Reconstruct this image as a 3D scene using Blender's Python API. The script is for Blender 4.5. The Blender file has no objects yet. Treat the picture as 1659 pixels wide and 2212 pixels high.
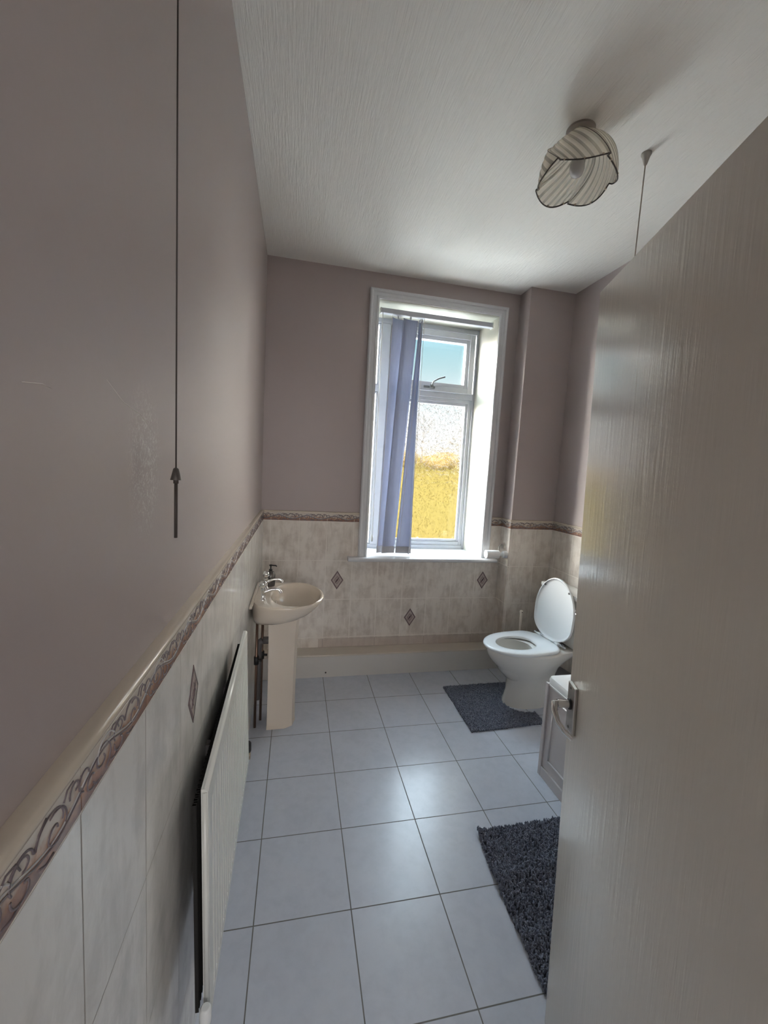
import bpy, bmesh, math, random
from mathutils import Vector, Matrix
random.seed(7)
scn = bpy.context.scene
COL = scn.collection
PI = math.pi

# ------------------------------------------------------------------ camera
yaw, pitch, roll = .2133, -.1009, .0553
F = Vector((math.sin(yaw)*math.cos(pitch), math.cos(yaw)*math.cos(pitch), math.sin(pitch)))
Rt = Vector((math.cos(yaw), -math.sin(yaw), 0)); U = Rt.cross(F)
r_ = Rt*math.cos(roll) + U*math.sin(roll); u_ = U*math.cos(roll) - Rt*math.sin(roll)
cam = bpy.data.cameras.new('camera'); camo = bpy.data.objects.new('camera', cam); COL.objects.link(camo)
M = Matrix((( r_.x, u_.x, -F.x, .2217), (r_.y, u_.y, -F.y, 0), (r_.z, u_.z, -F.z, 1.5279), (0, 0, 0, 1)))
camo.matrix_world = M
cam.sensor_fit = 'HORIZONTAL'; cam.sensor_width = 36; cam.lens = 36*886.29/1659; cam.clip_start = .02; cam.clip_end = 500
scn.camera = camo

# ------------------------------------------------------------------ world, sun, lights, exposure
SKY_FILL, SUN, HALL_FILL, EXPO = 44.0, 2.0, 26.0, 0.40
SKY_FILL_LOW, SKY_FILL_HIGH = (1, .94, .86), (.22, .27, .31)
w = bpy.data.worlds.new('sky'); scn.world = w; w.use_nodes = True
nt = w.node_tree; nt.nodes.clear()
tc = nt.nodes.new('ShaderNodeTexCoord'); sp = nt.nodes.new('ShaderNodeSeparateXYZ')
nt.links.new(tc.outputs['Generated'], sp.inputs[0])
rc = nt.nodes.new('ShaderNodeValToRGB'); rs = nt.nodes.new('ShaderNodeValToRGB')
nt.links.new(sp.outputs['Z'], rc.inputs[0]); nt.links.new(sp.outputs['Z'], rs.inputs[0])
def ramp(node, stops):
    e = node.color_ramp.elements
    while len(e) > 1: e.remove(e[-1])
    e[0].position = stops[0][0]; e[0].color = (*stops[0][1], 1)
    for p, c in stops[1:]:
        n = e.new(p); n.color = (*c, 1)
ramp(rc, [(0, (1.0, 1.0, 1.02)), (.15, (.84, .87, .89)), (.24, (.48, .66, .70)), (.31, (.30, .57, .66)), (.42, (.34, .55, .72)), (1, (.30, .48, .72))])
g = lambda v: (v, v, v)
# unseen bright sky added to light the room, left out where the camera looks
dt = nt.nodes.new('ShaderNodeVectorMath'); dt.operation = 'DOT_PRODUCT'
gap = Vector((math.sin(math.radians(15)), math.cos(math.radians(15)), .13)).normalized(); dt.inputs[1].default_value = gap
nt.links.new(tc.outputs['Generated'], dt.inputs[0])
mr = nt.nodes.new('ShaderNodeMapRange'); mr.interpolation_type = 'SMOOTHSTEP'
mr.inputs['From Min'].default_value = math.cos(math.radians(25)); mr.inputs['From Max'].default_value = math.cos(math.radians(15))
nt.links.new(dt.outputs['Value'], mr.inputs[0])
ramp(rs, [(0, SKY_FILL_LOW), (.28, SKY_FILL_LOW), (.52, SKY_FILL_HIGH), (1, SKY_FILL_HIGH)])
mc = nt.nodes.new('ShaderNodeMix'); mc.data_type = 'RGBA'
mu = nt.nodes.new('ShaderNodeVectorMath'); mu.operation = 'SCALE'; mu.inputs['Scale'].default_value = SKY_FILL
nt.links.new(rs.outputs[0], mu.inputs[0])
ms = nt.nodes.new('ShaderNodeMapRange')      # the added brightness is stronger towards the west
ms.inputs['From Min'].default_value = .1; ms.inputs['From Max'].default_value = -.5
ms.inputs['To Min'].default_value = SKY_FILL; ms.inputs['To Max'].default_value = SKY_FILL*1.75
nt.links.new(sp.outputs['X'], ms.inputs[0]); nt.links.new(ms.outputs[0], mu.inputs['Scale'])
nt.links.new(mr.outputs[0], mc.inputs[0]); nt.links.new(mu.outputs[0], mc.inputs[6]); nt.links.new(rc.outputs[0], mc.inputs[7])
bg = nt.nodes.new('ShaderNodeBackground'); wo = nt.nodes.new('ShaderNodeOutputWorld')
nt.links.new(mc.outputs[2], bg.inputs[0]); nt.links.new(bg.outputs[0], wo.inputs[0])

def light(kind, name, loc, energy, color, **k):
    l = bpy.data.lights.new(name, kind); l.energy = energy; l.color = color
    o = bpy.data.objects.new(name, l); COL.objects.link(o); o.location = loc
    for a, b in k.items(): setattr(l, a, b)
    return o
s = light('SUN', 'sun', (0, 0, 8), SUN, (1, .93, .8), angle=.01)
s.rotation_euler = Vector((.35, .75, -.62)).to_track_quat('-Z', 'Y').to_euler()
p = light('AREA', 'window_portal', (1.22, 3.40, 1.80), 1, (1, 1, 1), shape='RECTANGLE', size=.98, size_y=1.86)
p.rotation_euler = Vector((0, -1, 0)).to_track_quat('-Z', 'Z').to_euler(); p.data.cycles.is_portal = True
hl = light('AREA', 'hall_fill_light', (.50, -2.13, 1.55), HALL_FILL, (1, .975, .95), shape='RECTANGLE', size=.9, size_y=1.2)  # fill light added in the unseen hall to brighten the room
hl.rotation_euler = Vector((0, 1, 0)).to_track_quat('-Z', 'Z').to_euler()

scn.view_settings.view_transform = 'Standard'; scn.view_settings.look = 'None'
scn.view_settings.gamma = 1; scn.view_settings.use_curve_mapping = False; scn.view_settings.exposure = EXPO
scn.cycles.max_bounces = 14; scn.cycles.diffuse_bounces = 8; scn.cycles.transparent_max_bounces = 16
scn.cycles.sample_clamp_indirect = 15

# ------------------------------------------------------------------ materials
def mat(name, color=(.8, .8, .8), rough=.5, metal=0, spec=.5, coat=0, trans=0, ior=1.45, alpha=1):
    m = bpy.data.materials.new(name); m.use_nodes = True
    b = m.node_tree.nodes['Principled BSDF']
    b.inputs['Base Color'].default_value = (*color, 1); b.inputs['Roughness'].default_value = rough
    b.inputs['Metallic'].default_value = metal; b.inputs['Specular IOR Level'].default_value = spec
    b.inputs['Coat Weight'].default_value = coat; b.inputs['Transmission Weight'].default_value = trans
    b.inputs['IOR'].default_value = ior; b.inputs['Alpha'].default_value = alpha
    return m
class N:
    """small node-building helper"""
    def __init__(s, m): s.m = m; s.t = m.node_tree; s.b = s.t.nodes.get('Principled BSDF')
    def n(s, typ, **k):
        x = s.t.nodes.new(typ)
        for a, b in k.items(): setattr(x, a, b)
        return x
    def l(s, a, b): s.t.links.new(a, b)
    def coord(s, scale=(1, 1, 1), rot=(0, 0, 0), loc=(0, 0, 0)):
        c = s.n('ShaderNodeTexCoord'); mp = s.n('ShaderNodeMapping')
        mp.inputs['Scale'].default_value = scale; mp.inputs['Rotation'].default_value = rot; mp.inputs['Location'].default_value = loc
        s.l(c.outputs['Object'], mp.inputs[0]); return mp.outputs[0]
    def noise(s, vec, scale, detail=3, rough=.5, dist=0):
        x = s.n('ShaderNodeTexNoise'); x.inputs['Scale'].default_value = scale; x.inputs['Detail'].default_value = detail
        x.inputs['Roughness'].default_value = rough; x.inputs['Distortion'].default_value = dist
        s.l(vec, x.inputs['Vector']); return x.outputs['Fac']
    def ramp(s, fac, stops):
        x = s.n('ShaderNodeValToRGB'); ramp(x, stops); s.l(fac, x.inputs[0]); return x.outputs[0]
    def mix(s, fac, a, b):
        x = s.n('ShaderNodeMix', data_type='RGBA')
        for v, i in ((fac, 0), (a, 6), (b, 7)):
            if hasattr(v, 'links'): s.l(v, x.inputs[i])
            else: x.inputs[i].default_value = v if i == 0 else (*v, 1)
        return x.outputs[2]
    def math(s, op, a, b=0, c=0):
        x = s.n('ShaderNodeMath', operation=op)
        for i, v in enumerate((a, b, c)):
            if hasattr(v, 'links'): s.l(v, x.inputs[i])
            else: x.inputs[i].default_value = v
        return x.outputs[0]
    def bump(s, h, strength, dist, normal=None):
        x = s.n('ShaderNodeBump'); x.inputs['Strength'].default_value = strength; x.inputs['Distance'].default_value = dist
        s.l(h, x.inputs['Height'])
        if normal: s.l(normal, x.inputs['Normal'])
        return x.outputs[0]

def noisy(name, c1, c2, scale, rough, bump=0, bscale=None, stretch=(1, 1, 1), **k):
    m = mat(name, c1, rough, **k); n = N(m); v = n.coord(stretch)
    n.l(n.mix(n.noise(v, scale, 4), c1, c2), n.b.inputs['Base Color'])
    if bump: n.l(n.bump(n.noise(v, bscale or scale*4, 3), bump, .002), n.b.inputs['Normal'])
    return m

PAINT1, PAINT2 = (.395, .342, .332), (.425, .370, .358)
m_paint = noisy('mauve_wall_paint', PAINT1, PAINT2, 1.5, .48, .10, 60)
def scuffed():
    m = mat('mauve_wall_paint_scuffed', PAINT1, .42); n = N(m); v = n.coord()
    base = n.mix(n.noise(v, 1.5, 3), PAINT1, PAINT2)
    # a patch of pale scuffs at about y=.74, z=1.50 on the left wall
    ctr = n.n('ShaderNodeVectorMath', operation='DISTANCE'); mp = n.coord((0, 1, .62), loc=(0, -.735, -.62*1.52)); n.l(mp, ctr.inputs[0])
    ctr.inputs[1].default_value = (0, 0, 0)
    falloff = n.ramp(ctr.outputs['Value'], [(0, g(1)), (.04, g(.9)), (.085, g(0))])
    sc = n.ramp(n.noise(n.coord((1, 1.0, .8), rot=(.7, 0, 0)), 150, 4, .7, 1.2), [(.50, g(0)), (.62, g(1))])
    fac = n.math('MULTIPLY', n.math('MULTIPLY', falloff, sc), .8)
    n.l(n.mix(fac, base, (.62, .60, .57)), n.b.inputs['Base Color'])
    n.l(n.bump(n.noise(v, 60, 3), .10, .002), n.b.inputs['Normal'])
    return m
m_paint_left = scuffed()
m_scratch = mat('pale_scratch', (.66, .62, .58), .6)
def ceiling_mat():
    m = mat('textured_ceiling_paper', (.80, .785, .75), .75); n = N(m)
    a = n.noise(n.coord((1, .05, 1)), 150, 3, .6, .6)
    b = n.noise(n.coord((1, .35, 1)), 45, 3)
    h = n.math('ADD', n.math('MULTIPLY', a, .8), n.math('MULTIPLY', b, .5))
    n.l(n.bump(h, .8, .005), n.b.inputs['Normal'])
    return m
m_ceil = ceiling_mat()
m_gloss = noisy('white_gloss_paint', (.66, .67, .69), (.63, .64, .66), 3, .22, .05, 25)
m_upvc = mat('white_upvc', (.50, .52, .57), .2)
m_ceramic = mat('white_ceramic', (.72, .70, .66), .10, coat=.3)
m_ceramic_in = m_ceramic
m_basin = mat('cream_ceramic', (.68, .60, .51), .12, coat=.2)
m_plastic = mat('white_plastic', (.74, .76, .77), .25)
m_bathpanel = mat('white_bath_panel', (.60, .57, .57), .25)
m_chrome = mat('chrome', (.72, .72, .72), .10, 1)
m_steel = mat('brushed_steel', (.52, .50, .47), .28, 1)
m_brass = mat('dull_brass', (.42, .35, .27), .35, 1)
m_black = mat('black_plastic', (.02, .02, .02), .5)
m_grey = mat('grey_plastic', (.16, .15, .15), .5)
m_pipe = mat('dark_copper_pipe', (.20, .13, .10), .35, .8)
m_radiator = mat('white_radiator_enamel', (.68, .69, .66), .25)
m_darkcord = mat('dark_cord', (.05, .04, .035), .6)
m_whitecord = mat('white_cord', (.62, .57, .52), .6)
m_paper = noisy('toilet_paper', (.80, .79, .78), (.74, .73, .72), 60, .9)

def tile_mat(name, axis, u0, v0, w_, h_, c1, c2, grout, rough=.13, mortar=.0016, vmax=None):
    """glazed tiles on one axis pair of object space: axis 'yz', 'xz' or 'xy'"""
    m = mat(name, c1, rough); n = N(m)
    tcn = n.n('ShaderNodeTexCoord'); s = n.n('ShaderNodeSeparateXYZ'); n.l(tcn.outputs['Object'], s.inputs[0])
    cb = n.n('ShaderNodeCombineXYZ')
    n.l(n.math('SUBTRACT', s.outputs[axis[0].upper()], u0), cb.inputs[0]); n.l(n.math('SUBTRACT', s.outputs[axis[1].upper()], v0), cb.inputs[1])
    br = n.n('ShaderNodeTexBrick', offset=0, squash=1)
    br.inputs['Scale'].default_value = 1; br.inputs['Brick Width'].default_value = w_; br.inputs['Row Height'].default_value = h_
    br.inputs['Mortar Size'].default_value = mortar; br.inputs['Mortar Smooth'].default_value = .3
    br.inputs['Color1'].default_value = (*g(0), 1); br.inputs['Color2'].default_value = (*g(1), 1); br.inputs['Bias'].default_value = 0
    n.l(cb.outputs[0], br.inputs['Vector'])
    v = n.coord((1, 1, 1), rot=(.6, .6, .4))
    f1 = n.noise(v, 9, 6, .65, .4); f2 = n.noise(n.coord((1, 1, .25), rot=(.5, .5, .2)), 26, 5, .6, .3)
    f = n.ramp(n.math('ADD', n.math('MULTIPLY', f1, .55), n.math('MULTIPLY', f2, .45)), [(.40, g(0)), (.56, g(1))])
    col = n.mix(f, c1, c2)
    tone = n.math('MULTIPLY_ADD', n.n('ShaderNodeRGBToBW').outputs[0], 0, .06)
    bw = n.n('ShaderNodeRGBToBW'); n.l(br.outputs['Color'], bw.inputs[0])
    col = n.mix(n.math('MULTIPLY', bw.outputs[0], .18), col, c2)
    n.l(n.mix(br.outputs['Fac'], col, grout), n.b.inputs['Base Color'])
    n.l(n.math('MULTIPLY_ADD', br.outputs['Fac'], .6, rough), n.b.inputs['Roughness'])
    inv = n.math('SUBTRACT', 1, br.outputs['Fac'])
    nb = n.bump(inv, .6, .0012)
    n.l(n.bump(n.noise(n.coord(), 7, 2), .05, .004, nb), n.b.inputs['Normal'])
    return m
TZ = 1.1319; TH = .2952
TA, TB = (.56, .50, .445), (.74, .69, .63)
m_tile_left = tile_mat('marbled_wall_tile', 'yz', .4748, TZ-10*TH, .2, TH, (.59, .58, .555), (.74, .73, .70), (.34, .32, .29))
m_tile_far = tile_mat('marbled_wall_tile_far', 'xz', .0517, TZ-10*TH, .2, TH, TA, TB, (.76, .71, .65), mortar=.0032)
m_tile_box = tile_mat('marbled_wall_tile_corner', 'yz', .02, TZ-10*TH, .2, TH, TA, TB, (.76, .71, .65), mortar=.0030)
m_tile_right = tile_mat('marbled_wall_tile_right', 'yz', .02, TZ-10*TH, .2, TH, TA, TB, (.76, .71, .65), mortar=.0030)
m_floor = tile_mat('white_floor_tile', 'xy', .1295, 2.8971-12*.3268, .3268, .3268, (.47, .505, .58), (.51, .545, .62), (.15, .145, .14), rough=.22, mortar=.0022)
m_sheet_top = noisy('cream_ledge_tile', (.62, .57, .50), (.56, .51, .45), 8, .2)

def border_mat(name='printed_border_tile', z0=1.1319, hgt=.055):
    m = mat(name, (.5, .4, .35), .2); n = N(m); v = n.coord()
    s = n.n('ShaderNodeSeparateXYZ'); n.l(v, s.inputs[0])
    t = n.math('DIVIDE', n.math('SUBTRACT', s.outputs['Z'], z0), hgt)
    wob = n.math('MULTIPLY_ADD', n.noise(v, 30, 4, .6, .5), .9, -.45)
    f = n.ramp(n.math('ADD', t, wob), [(.0, (.20, .12, .10)), (.16, (.25, .145, .11)), (.36, (.36, .20, .13)), (.52, (.48, .36, .28)), (.68, (.55, .49, .42)), (.95, (.60, .55, .48))])
    n.l(f, n.b.inputs['Base Color'])
    return m
m_border = border_mat()
m_scroll = mat('dark_scroll_print', (.16, .13, .14), .3)
m_scroll_light = mat('pale_scroll_print', (.46, .45, .45), .3)
m_diam_line = mat('plum_diamond_outline', (.17, .12, .125), .25)
m_diam_fill = noisy('rose_diamond_fill', (.38, .27, .24), (.46, .42, .39), 60, .25)
m_cream = noisy('cream_bullnose_tile', (.60, .53, .44), (.56, .50, .42), 6, .12)

def mat_pile():
    m = mat('charcoal_pile', (.035, .04, .055), .95, spec=.1); n = N(m)
    n.l(n.mix(n.noise(n.coord(), 40, 3), (.14, .158, .215), (.22, .245, .31)), n.b.inputs['Base Color'])
    n.b.inputs['Sheen Weight'].default_value = .25
    return m
m_pile = mat_pile()
m_matback = mat('dark_mat_backing', (.05, .056, .075), .9)

def glass_clear():
    m = bpy.data.materials.new('window_glass'); m.use_nodes = True; t = m.node_tree; t.nodes.clear()
    a = t.nodes.new('ShaderNodeBsdfTransparent'); a.inputs[0].default_value = (.97, .99, .99, 1)
    b = t.nodes.new('ShaderNodeBsdfGlossy'); b.inputs['Roughness'].default_value = .02
    x = t.nodes.new('ShaderNodeMixShader'); x.inputs[0].default_value = .05
    o = t.nodes.new('ShaderNodeOutputMaterial')
    t.links.new(a.outputs[0], x.inputs[1]); t.links.new(b.outputs[0], x.inputs[2]); t.links.new(x.outputs[0], o.inputs[0])
    return m
def glass_obscured():
    m = bpy.data.materials.new('obscured_glass'); m.use_nodes = True; n = N(m); n.t.nodes.clear()
    tr = n.n('ShaderNodeBsdfTransparent')
    rf = n.n('ShaderNodeBsdfRefraction'); rf.inputs['IOR'].default_value = 1.10; rf.inputs['Roughness'].default_value = .02
    v = n.coord((1, 1, .7))
    h = n.noise(v, 26, 3, .55, 1.6)
    n.l(n.bump(h, 1.0, .02), rf.inputs['Normal'])
    # leaf-like strokes of the moulded glass, their refracted darkness painted into the tint
    st = n.ramp(n.noise(n.coord((1, 1, .55)), 34, 2, .5, 2.4), [(.44, g(0)), (.475, g(1)), (.505, g(1)), (.54, g(0))])
    gate = n.ramp(n.noise(v, 60, 2), [(.40, g(0)), (.52, g(1))])
    n.l(n.mix(n.math('MULTIPLY', st, n.math('MULTIPLY', gate, .75)), (1, 1, 1), (.30, .27, .20)), tr.inputs[0]); n.l(n.mix(n.math('MULTIPLY', st, n.math('MULTIPLY', gate, .75)), (1, 1, 1), (.45, .42, .34)), rf.inputs[0])
    x = n.n('ShaderNodeMixShader'); x.inputs[0].default_value = .55; o = n.n('ShaderNodeOutputMaterial')
    n.l(tr.outputs[0], x.inputs[1]); n.l(rf.outputs[0], x.inputs[2]); n.l(x.outputs[0], o.inputs[0])
    return m
m_glass = glass_clear(); m_obscured = glass_obscured()
def fabric():
    m = bpy.data.materials.new('blind_fabric'); m.use_nodes = True; n = N(m); n.t.nodes.clear()
    d = n.n('ShaderNodeBsdfDiffuse'); tl = n.n('ShaderNodeBsdfTranslucent'); tp = n.n('ShaderNodeBsdfTransparent')
    v = n.coord((1, 1, .15)); c = n.mix(n.noise(v, 90, 3), (.36, .39, .50), (.44, .47, .57))
    n.l(c, d.inputs[0]); n.l(c, tl.inputs[0])
    x = n.n('ShaderNodeMixShader'); x.inputs[0].default_value = .32; y = n.n('ShaderNodeMixShader'); y.inputs[0].default_value = .04
    o = n.n('ShaderNodeOutputMaterial')
    n.l(d.outputs[0], x.inputs[1]); n.l(tl.outputs[0], x.inputs[2]); n.l(x.outputs[0], y.inputs[1]); n.l(tp.outputs[0], y.inputs[2]); n.l(y.outputs[0], o.inputs[0])
    return m
m_fabric = fabric()
m_pocket = noisy('blind_hem', (.36, .36, .38), (.42, .42, .44), 80, .8)
def shade_glass():
    m = bpy.data.materials.new('ribbed_shade_glass'); m.use_nodes = True; n = N(m); n.t.nodes.clear()
    pr = n.n('ShaderNodeBsdfPrincipled'); pr.inputs['Base Color'].default_value = (.72, .66, .55, 1); pr.inputs['Roughness'].default_value = .15
    tl = n.n('ShaderNodeBsdfTranslucent'); tl.inputs[0].default_value = (.78, .72, .62, 1)
    tp = n.n('ShaderNodeBsdfTransparent'); tp.inputs[0].default_value = (.93, .9, .84, 1)
    x = n.n('ShaderNodeMixShader'); x.inputs[0].default_value = .35; y = n.n('ShaderNodeMixShader'); y.inputs[0].default_value = .34
    o = n.n('ShaderNodeOutputMaterial')
    n.l(pr.outputs[0], x.inputs[1]); n.l(tl.outputs[0], x.inputs[2]); n.l(x.outputs[0], y.inputs[1]); n.l(tp.outputs[0], y.inputs[2]); n.l(y.outputs[0], o.inputs[0])
    return m
m_shade = shade_glass()
def door_mat():
    m = mat('cream_door_gloss', (.72, .68, .61), .20); n = N(m)
    v = n.coord((1, 1, .06)); n.l(n.bump(n.noise(v, 70, 3, .6, .4), .35, .003, n.bump(n.noise(n.coord(), 9, 2), .12, .004)), n.b.inputs['Normal'])
    n.l(n.mix(n.noise(n.coord(), 2.2, 2), (.72, .68, .61), (.69, .65, .58)), n.b.inputs['Base Color'])
    return m
m_door = door_mat()
m_straw = noisy('dry_meadow_grass', (.044, .029, .0085), (.037, .030, .0085), .25, .9, spec=0)
m_bush = noisy('yellow_green_foliage', (.060, .038, .014), (.052, .038, .016), 1.2, .9, spec=0)
m_bark = noisy('pale_bark', (.045, .04, .04), (.06, .055, .05), 4, .9, spec=0)

# ------------------------------------------------------------------ mesh helpers
class B:
    """bmesh builder; finish() links ONE mesh object"""
    def __init__(s): s.bm = bmesh.new()
    def box(s, x0, x1, y0, y1, z0, z1, mi=0, bev=0):
        v = [s.bm.verts.new((x, y, z)) for x in (x0, x1) for y in (y0, y1) for z in (z0, z1)]
        fs = [s.bm.faces.new([v[i] for i in q]) for q in ((0, 1, 3, 2), (4, 6, 7, 5), (0, 4, 5, 1), (2, 3, 7, 6), (0, 2, 6, 4), (1, 5, 7, 3))]
        for f in fs: f.material_index = mi
        if bev:
            es = list({e for f in fs for e in f.edges})
            r = bmesh.ops.bevel(s.bm, geom=es, offset=bev, segments=2, affect='EDGES', profile=.6)
            for f in r['faces']: f.material_index = mi
        return s
    def quad(s, pts, mi=0):
        f = s.bm.faces.new([s.bm.verts.new(p) for p in pts]); f.material_index = mi; return s
    def loft(s, rings, closed=True, cap0=False, cap1=False, mi=0, smooth=True):
        vs = [[s.bm.verts.new(p) for p in r] for r in rings]
        n = len(rings[0])
        for a, b in zip(vs, vs[1:]):
            for i in range(n if closed else n-1):
                j = (i+1) % n
                f = s.bm.faces.new((a[i], a[j], b[j], b[i])); f.material_index = mi; f.smooth = smooth
        if cap0: f = s.bm.faces.new(vs[0][::-1]); f.material_index = mi
        if cap1: f = s.bm.faces.new(vs[-1]); f.material_index = mi
        return s
    def tube(s, pts, r, n=8, mi=0, closed=False, caps=True):
        pts = [Vector(p) for p in pts]; rings = []; up = None
        for i, p in enumerate(pts):
            if closed: d = (pts[(i+1) % len(pts)] - pts[i-1])
            else: d = pts[min(i+1, len(pts)-1)] - pts[max(i-1, 0)]
            d.normalize()
            if up is None:
                a = Vector((0, 0, 1)) if abs(d.z) < .9 else Vector((1, 0, 0)); up = d.cross(a).normalized()
            else: up = (up - d*up.dot(d)).normalized()
            w_ = d.cross(up); rr = r[i] if isinstance(r, (list, tuple)) else r
            rings.append([p + up*rr*math.cos(2*PI*k/n) + w_*rr*math.sin(2*PI*k/n) for k in range(n)])
        if closed: rings.append(rings[0]); caps = False
        return s.loft(rings, True, caps, caps, mi)
    def lathe(s, prof, c=(0, 0, 0), n=24, axis='z', mi=0, cap0=True, cap1=True):
        c = Vector(c); rings = []
        for r, h in prof:
            ring = []
            for k in range(n):
                a = 2*PI*k/n; x, y = r*math.cos(a), r*math.sin(a)
                q = {'z': (x, y, h), 'x': (h, x, y), 'y': (y, h, x)}[axis]
                ring.append(c + Vector(q))
            rings.append(ring)
        return s.loft(rings, True, cap0, cap1, mi)
    def sphere(s, c, r, n=10, mi=0, sz=1):
        return s.lathe([(r*math.sin(PI*i/n)+1e-5, -r*math.cos(PI*i/n)*sz) for i in range(n+1)], c, n*2 if n > 5 else 8, 'z', mi, True, True)
    def done(s, name, mats, parent=None, smooth=None, loc=None):
        me = bpy.data.meshes.new(name); bmesh.ops.recalc_face_normals(s.bm, faces=s.bm.faces[:])
        if smooth:
            for f in s.bm.faces: f.smooth = True
        s.bm.to_mesh(me); s.bm.free()
        for m in (mats if isinstance(mats, (list, tuple)) else [mats]): me.materials.append(m)
        o = bpy.data.objects.new(name, me); COL.objects.link(o)
        if parent: o.parent = parent
        if loc: o.location = loc
        return o
def thing(name, label, cat, loc=(0, 0, 0), rz=0, group=None):
    o = bpy.data.objects.new(name, None); COL.objects.link(o); o.location = loc; o.rotation_euler = (0, 0, rz)
    o.empty_display_size = .05; o['label'] = label; o['category'] = cat
    if group: o['group'] = group
    return o
def tag(o, label, cat, group=None):
    o['label'] = label; o['category'] = cat
    if group: o['group'] = group
    return o
def struct(o): o['kind'] = 'structure'; return o
def autosmooth(o, ang=35):
    try:
        me = o.data
        for p_ in me.polygons: p_.use_smooth = True
        me.set_sharp_from_angle(angle=math.radians(ang))
    except Exception: pass
    return o

# ------------------------------------------------------------------ the room
D, H, W = 3.013, 2.9205, 2.222       # far wall, ceiling, right wall
XB, YB = 1.849, 2.868                # boxed-in corner
PX = -.018                           # painted plane of the left wall (tiles stand proud)
Y0 = .10                             # inner face of the wall with the doorway
struct(B().box(-.35, 2.5, -2.3, 3.5, -.12, 0).done('floor', m_floor))
struct(B().box(-.35, 2.5, -2.3, 3.5, H, H+.12).done('ceiling', m_ceil))
wl = struct(B().box(-.30, PX, -2.2, 3.42, 0, H).done('wall_left', m_paint_left))
wr = struct(B().box(W, W+.2, -2.2, 3.42, 0, H).done('wall_right', m_paint))
# the doorway wall and the hall behind the camera
wf = B(); wf.box(PX, .0, -.06, Y0, 0, H); wf.box(.72, W, -.06, Y0, 0, H); wf.box(0, .72, -.06, Y0, 2.03, H)
struct(wf.done('wall_front', m_paint))
struct(B().box(-.30, W+.2, -2.3, -2.2, 0, H).done('wall_hall', m_paint))
df = B(); df.box(.005, .02, -.075, Y0+.012, 0, 2.03); df.box(.70, .72, -.075, Y0+.012, 0, 2.03); df.box(.005, .72, -.075, Y0+.012, 2.01, 2.035)
struct(df.done('door_2', m_gloss))
# frame added round the fill light in the unseen hall
b = B()
for q in ((-.02, .04), (.96, 1.02)): b.box(q[0], q[1], -2.2, -2.14, .88, 2.22)
b.box(.04, .96, -2.2, -2.14, .88, .94); b.box(.04, .96, -2.2, -2.14, 2.16, 2.22)
struct(b.done('hall_fill_frame', m_gloss))
# far wall with window opening
WX0, WX1, WZ0, WZ1 = .752, 1.690, .868, 2.742
YO = 3.355
fw = B()
PY = D+.012
fw.box(PX, WX0, PY, YO, 0, H); fw.box(WX1, W, PY, YO, 0, H); fw.box(WX0, WX1, PY, YO, 0, WZ0); fw.box(WX0, WX1, PY, YO, WZ1, H)
wfar = struct(fw.done('wall_far', m_paint))
# boxed-in corner
wc = struct(B().box(XB+.006, W, YB+.006, PY, 0, H).done('wall_corner', m_paint))

# tile dados, as parts of their walls
def part_struct(o): return o
B().box(PX, 0, Y0, D, 0, TZ).done('tile_dado', m_tile_left, wl)
fd = B(); fd.box(0, .70, D, PY, 0, TZ); fd.box(.70, 1.745, D, PY, 0, .87); fd.box(1.745, XB, D, PY, 0, TZ)
fd.done('tile_dado', m_tile_far, wfar)
m_tile_boxf = tile_mat('marbled_wall_tile_boxing', 'xz', XB+.02, TZ-10*TH, .2, TH, TA, TB, (.76, .71, .65), mortar=.0030)
B().box(XB, XB+.006, YB, D, 0, TZ).done('tile_dado', m_tile_box, wc)
B().box(XB+.006, W-.006, YB, YB+.006, 0, TZ).done('tile_dado', m_tile_boxf, wc)
B().box(W-.008, W, Y0, YB, 0, TZ).done('tile_dado', m_tile_right, wr)

# printed border tile + bullnose along each wall run. frame: origin o, direction d, outward normal nn
BH = .056
def scroll_paths():
    """line work of one 200 x 56 mm border tile, in metres (u along, v up)"""
    out = []
    def arc(cx, cy, r0, r1, a0, a1, n=16, fl=1):
        out.append(([(cx+(r0+(r1-r0)*i/n)*math.cos(math.radians(a0+(a1-a0)*i/n)), cy+fl*.8*(r0+(r1-r0)*i/n)*math.sin(math.radians(a0+(a1-a0)*i/n))) for i in range(n+1)]))
    n = 26
    for dv in (0, .004):
        out.append([(.2*i/n, .026+.012*math.sin(2*PI*i/n)+dv) for i in range(n+1)])
    arc(.050, .029, .026, .004, -70, 400, 30); arc(.056, .031, .031, .016, 10, 200, 20)
    arc(.150, .026, .025, .004, 110, -350, 30); arc(.146, .030, .030, .017, 170, -10, 20)
    arc(.100, .036, .019, .004, 220, -90, 18); arc(.010, .036, .018, .004, 250, -60, 18)
    arc(.188, .040, .013, .003, 210, -90, 12); arc(.100, .018, .017, .005, 160, 430, 16)
    arc(.104, .033, .024, .012, 150, 20, 14); arc(.024, .022, .016, .006, 300, 40, 14)
    out.append([(.070, .044), (.080, .051), (.092, .049), (.098, .038)]); out.append([(.118, .034), (.124, .046), (.136, .052)])
    out.append([(.026, .016), (.034, .008), (.048, .006)]); out.append([(.165, .042), (.172, .050), (.184, .051)])
    out.append([(.072, .010), (.084, .006), (.096, .009)]); out.append([(.122, .012), (.132, .006), (.146, .006)])
    return out
SCR = scroll_paths()
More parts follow.
